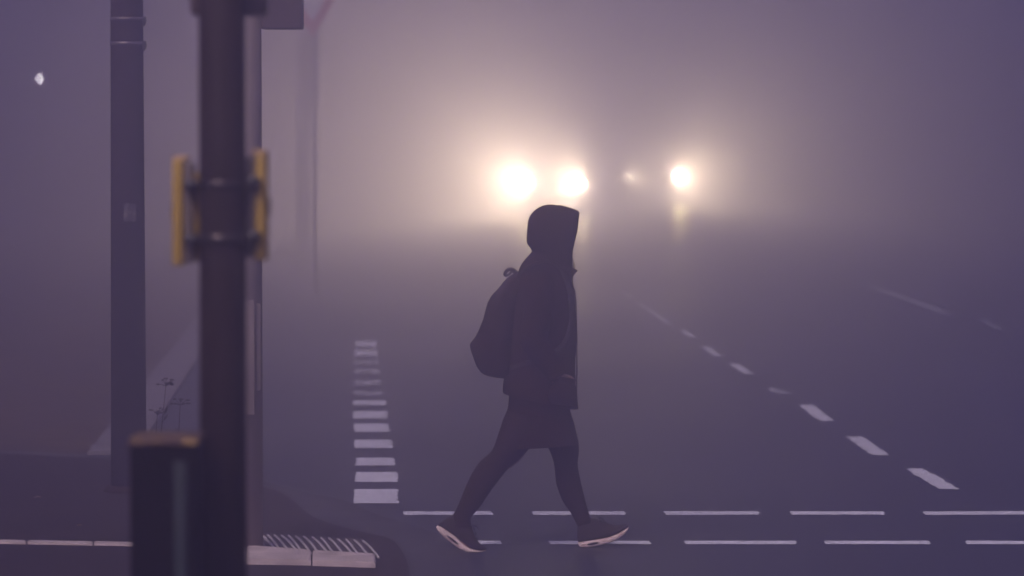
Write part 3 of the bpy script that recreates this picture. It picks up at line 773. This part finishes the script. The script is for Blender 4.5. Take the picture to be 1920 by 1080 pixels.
# --- hood: open at the front, face set back inside it
hood = [((995, 478), (1071, 497), .070), ((997, 469), (1073, 486), .078), ((990.5, 460), (1073.5, 470), .092), ((987.2, 452), (1077, 455), .104), ((987.5, 438), (1081.5, 436), .112), ((989, 424), (1083.5, 421), .116),
        ((993.5, 407), (1085.5, 405), .112), ((1000, 396.5), (1086.2, 398.2), .100), ((1010, 388.8), (1082, 395.6), .082), ((1021, 384.8), (1073, 392.6), .055), ((1032, 383.2), (1060, 388.2), .025), ((1040, 383.9), (1050, 386.2), .006)]
flat_ = [(s[0][0], s[0][1], s[1][0], s[1][1], s[2]) for s in hood]
bm = NB(); rings = []; mm = (len(hood) - 1) * 5
for j in range(mm + 1):
    v = spl(flat_, j / mm); L = S(v[0], v[1]); Rr = S(v[2], v[3]); b = max(v[4], .003); ring = []
    c = (L + Rr) / 2; ax = (Rr - L) / 2; N_ = 44
    for k in range(N_ + 1):
        t_ = -1 + 2 * k / N_                                      # from one front edge round the back to the other
        a = PI + t_ * PI * .80
        xx = math.cos(a); yy = -math.sin(a)
        u = sgn(xx) * abs(xx) ** .82; vv = sgn(yy) * abs(yy) ** .82
        u = (u + 1) / (math.cos(PI + PI * .80) * 0 + (abs(math.cos(PI * .2)) ** .82 + 1)) * 2 - 1
        p = c + ax * u + Vector((0, b * vv, 0))
        e = noise.noise(Vector((p.x * 11, p.y * 11, p.z * 9))) * .005 * (1 - abs(t_) ** 6)
        p = p + Vector((-.3 * e, sgn(yy) * e, 0))
        ring.append(p)
    rings.append(ring)
skin_rings(bm, rings, False, False, closed=False)
ho = part('hood', bm, M['hood'])
m = ho.modifiers.new('thickness', 'SOLIDIFY'); m.thickness = .007; m.offset = -1
bm = NB()
edge = [r_[0] for r_ in rings] + [r_[-1] for r_ in reversed(rings)]
tube(bm, [p + Vector((-.006, 0, 0)) for p in edge[::3]], [.0055] * len(edge[::3]), n=8, sub=2)
part('hood_hem', bm, M['hood'], ho)
# --- shoes
def shoe(st, dy, lace_pts, seed):
    bm = NB()
    def rings_of(a_i, b_i, wk, ex):
        flat = [(*S(*s[a_i]), *S(*s[b_i]), s[3] * wk) for s in st]
        out = []; mm = (len(st) - 1) * 4
        for j in range(mm + 1):
            v = spl(flat, j / mm); A = Vector(v[:3]); B = Vector(v[3:6]); w_ = max(v[6], .003); c = (A + B) / 2; ax = (B - A) / 2; ring = []
            if ax.length < .002: ax = Vector((0, 0, .002))
            for k in range(24):
                an = 2 * PI * k / 24; ca, sa = math.cos(an), math.sin(an)
                ring.append(c + ax * (sgn(ca) * abs(ca) ** (2 / ex)) + Vector((0, w_ * sgn(sa) * abs(sa) ** (2 / ex) + dy, 0)))
            out.append(ring)
        return out
    skin_rings(bm, rings_of(1, 2, .90, 2.3)); up = part('shoe', bm, M['shoe'])
    bm = NB(); skin_rings(bm, rings_of(0, 1, 1.0, 4.5)); so = part('sole', bm, M['sole'], up)
    bm = NB()
    for (x, y) in lace_pts:
        q = S(x, y)
        tube(bm, [q + Vector((.004, dy - .026, -.008)), q + Vector((0, dy, .002)), q + Vector((.004, dy + .026, -.008))], [.0035] * 3, n=6)
    q = S(*lace_pts[0])
    tube(bm, [q + Vector((0, dy, 0)), q + Vector((.012, dy - .012, .010)), q + Vector((.026, dy - .02, -.006))], [.0025, .0025, .002], n=6)
    tube(bm, [q + Vector((0, dy, 0)), q + Vector((-.004, dy + .012, .012)), q + Vector((.018, dy + .02, .002))], [.0025, .0025, .002], n=6)
    part('lace', bm, M['lace'], up)
    a_, b_ = st[2], st[4]
    q0 = (S(*a_[0]) + S(*a_[1])) / 2; q1 = (S(*b_[0]) + S(*b_[1])) / 2
    bm = NB(); tube(bm, [q0.lerp(q1, f) + Vector((0, dy - .0365, 0)) for f in (0, .35, .7, 1)], [.002, .006, .005, .002], n=10, flat=.5); part('sole_window', bm, M['shoe'], so)
    return up
FS = [((1085, 1023), (1083.5, 1018), (1083, 1000), .024), ((1088, 1028.2), (1087.5, 1019), (1085, 984), .034), ((1102, 1029), (1100, 1017), (1099, 976), .037), ((1113, 1027.3), (1112, 1015), (1113, 974.5), .036),
      ((1125, 1024.5), (1124, 1013), (1124, 977.5), .037), ((1140, 1021), (1138, 1010.5), (1138, 982.5), .042), ((1153, 1015.5), (1152, 1005.5), (1151, 987), .047), ((1165, 1009), (1162, 1000.5), (1163, 988), .045),
      ((1174, 1001.5), (1171, 995.5), (1173, 985.8), .036), ((1180, 992.5), (1178.5, 990.5), (1179.5, 987.5), .015)]
shoe(FS, .072, [(1124, 977), (1130, 979), (1137, 982)], 1)
RS = [((818.5, 985), (821.5, 981), (832, 973), .024), ((823, 993), (830, 985), (842, 966), .032), ((835, 1004.5), (843, 993.5), (860, 962), .035), ((848, 1014.5), (855, 1002), (877, 970), .036),
      ((861, 1024), (867, 1013.5), (886, 988), .040), ((873, 1029.8), (878, 1021), (892, 1004), .045), ((884, 1031.8), (887, 1025), (899, 1014.5), .046), ((896, 1031.6), (898, 1027.3), (905, 1019.5), .042),
      ((905, 1030), (906, 1027.6), (910, 1022.5), .030), ((911.5, 1028), (911.5, 1027), (912.5, 1025), .012)]
shoe(RS, -.088, [(888, 986), (891, 995), (894, 1005)], 2)

# --- backpack, a thing of its own hanging from the shoulders
bpx = S(940, 707)
pack = empty('backpack', Vector((bpx.x, YP, bpx.z)), "bulging dark backpack on the walking person's back, carry loop sticking up", 'backpack')
bm = NB()
BK = [((968, 511), (988, 516), .05), ((956, 517.5), (986, 522), .105), ((946, 526), (984, 531), .130), ((937, 537.5), (980, 542), .142), ((927, 549), (975, 555), .150), ((918.5, 563), (972, 570), .155), ((911.5, 580), (970, 585), .158),
      ((904.5, 604), (968, 607), .160), ((896.5, 628), (966, 630), .162), ((885, 642), (965, 648), .162), ((883, 650), (965, 658), .160), ((889, 668), (964, 672), .158), ((895.5, 687), (962, 688), .152), ((908, 700), (960, 698), .140), ((924, 705.5), (956, 704), .115), ((938, 708), (952, 708), .06)]
loft(bm, [(S(*a), S(*b), c_, 0.0) for a, b, c_ in BK], n=72, sub=6, ex=2.9, wob=.010, seed=9, wf=12)
body_ = link('pack_body', bm, M['pack'], pack)
bm = NB()
FP = [((905, 604), (930, 608), .10), ((896, 627), (930, 630), .118), ((883.5, 644), (930, 646), .122), ((882.5, 651), (930, 656), .122), ((888, 669), (930, 674), .118), ((896, 688), (930, 690), .105), ((908, 698), (930, 698), .08)]
loft(bm, [(S(*a) + Vector((-.003, 0, 0)), S(*b), c_, 0.0) for a, b, c_ in FP], n=40, sub=5, ex=3.0, wob=.004, seed=12, wf=12)
fp = link('front_pocket', bm, M['pack'], pack)
bm = NB()
tube(bm, [S(897, 628, -.121), S(925, 627, -.128)], [.003, .003], n=6); tube(bm, [S(896, 627, -.12), S(894, 626, 0), S(896, 627, .12)], [.003] * 3, n=6)
link('zip', bm, M['zip'], fp)
bm = NB()
tube(bm, [S(972, 512, .0), S(962, 505.5, -.01), S(953, 505.5, -.014), S(947.5, 511.5, -.01), S(948, 516.5, 0), S(955, 514, .010), S(960, 508.5, .012), S(966, 513, .01)], [.007, .008, .009, .0085, .008, .006, .006, .006], n=10, sub=5)
link('carry_loop', bm, M['web'], pack)
for s_ in (-1, 1):
    bm = NB()
    pth = [S(978, 519, s_ * .09), S(986, 504, s_ * .115), S(1001, 494.5, s_ * .125), S(1024, 490, s_ * .128), S(1044, 497, s_ * .128), S(1058, 516, s_ * .135), S(1069, 548, s_ * .135), S(1071, 590, s_ * .13), S(1062, 635, s_ * .155), S(1035, 665, s_ * .185), S(985, 682, s_ * .175), S(958, 690, s_ * .15)]
    # broad padded band
    rings = []; mm = (len(pth) - 1) * 5
    cs = [Vector(spl([tuple(q) for q in pth], j / mm)) for j in range(mm + 1)]
    for j, c in enumerate(cs):
        tt = (cs[min(mm, j + 1)] - cs[max(0, j - 1)]).normalized(); out = Vector((0, 0, 1)) if j < mm * .42 else Vector((1, s_ * .4, 0)) if j < mm * .68 else Vector((0, s_, 0))
        out = (out - tt * out.dot(tt)).normalized(); side = tt.cross(out)
        wd_ = .028 if j < mm * .62 else .013
        rings.append([c + side * wd_ * math.cos(a) + out * .007 * math.sin(a) for a in [2 * PI * i / 12 for i in range(12)]])
    skin_rings(bm, rings)
    link('shoulder_strap', bm, M['web'], pack)
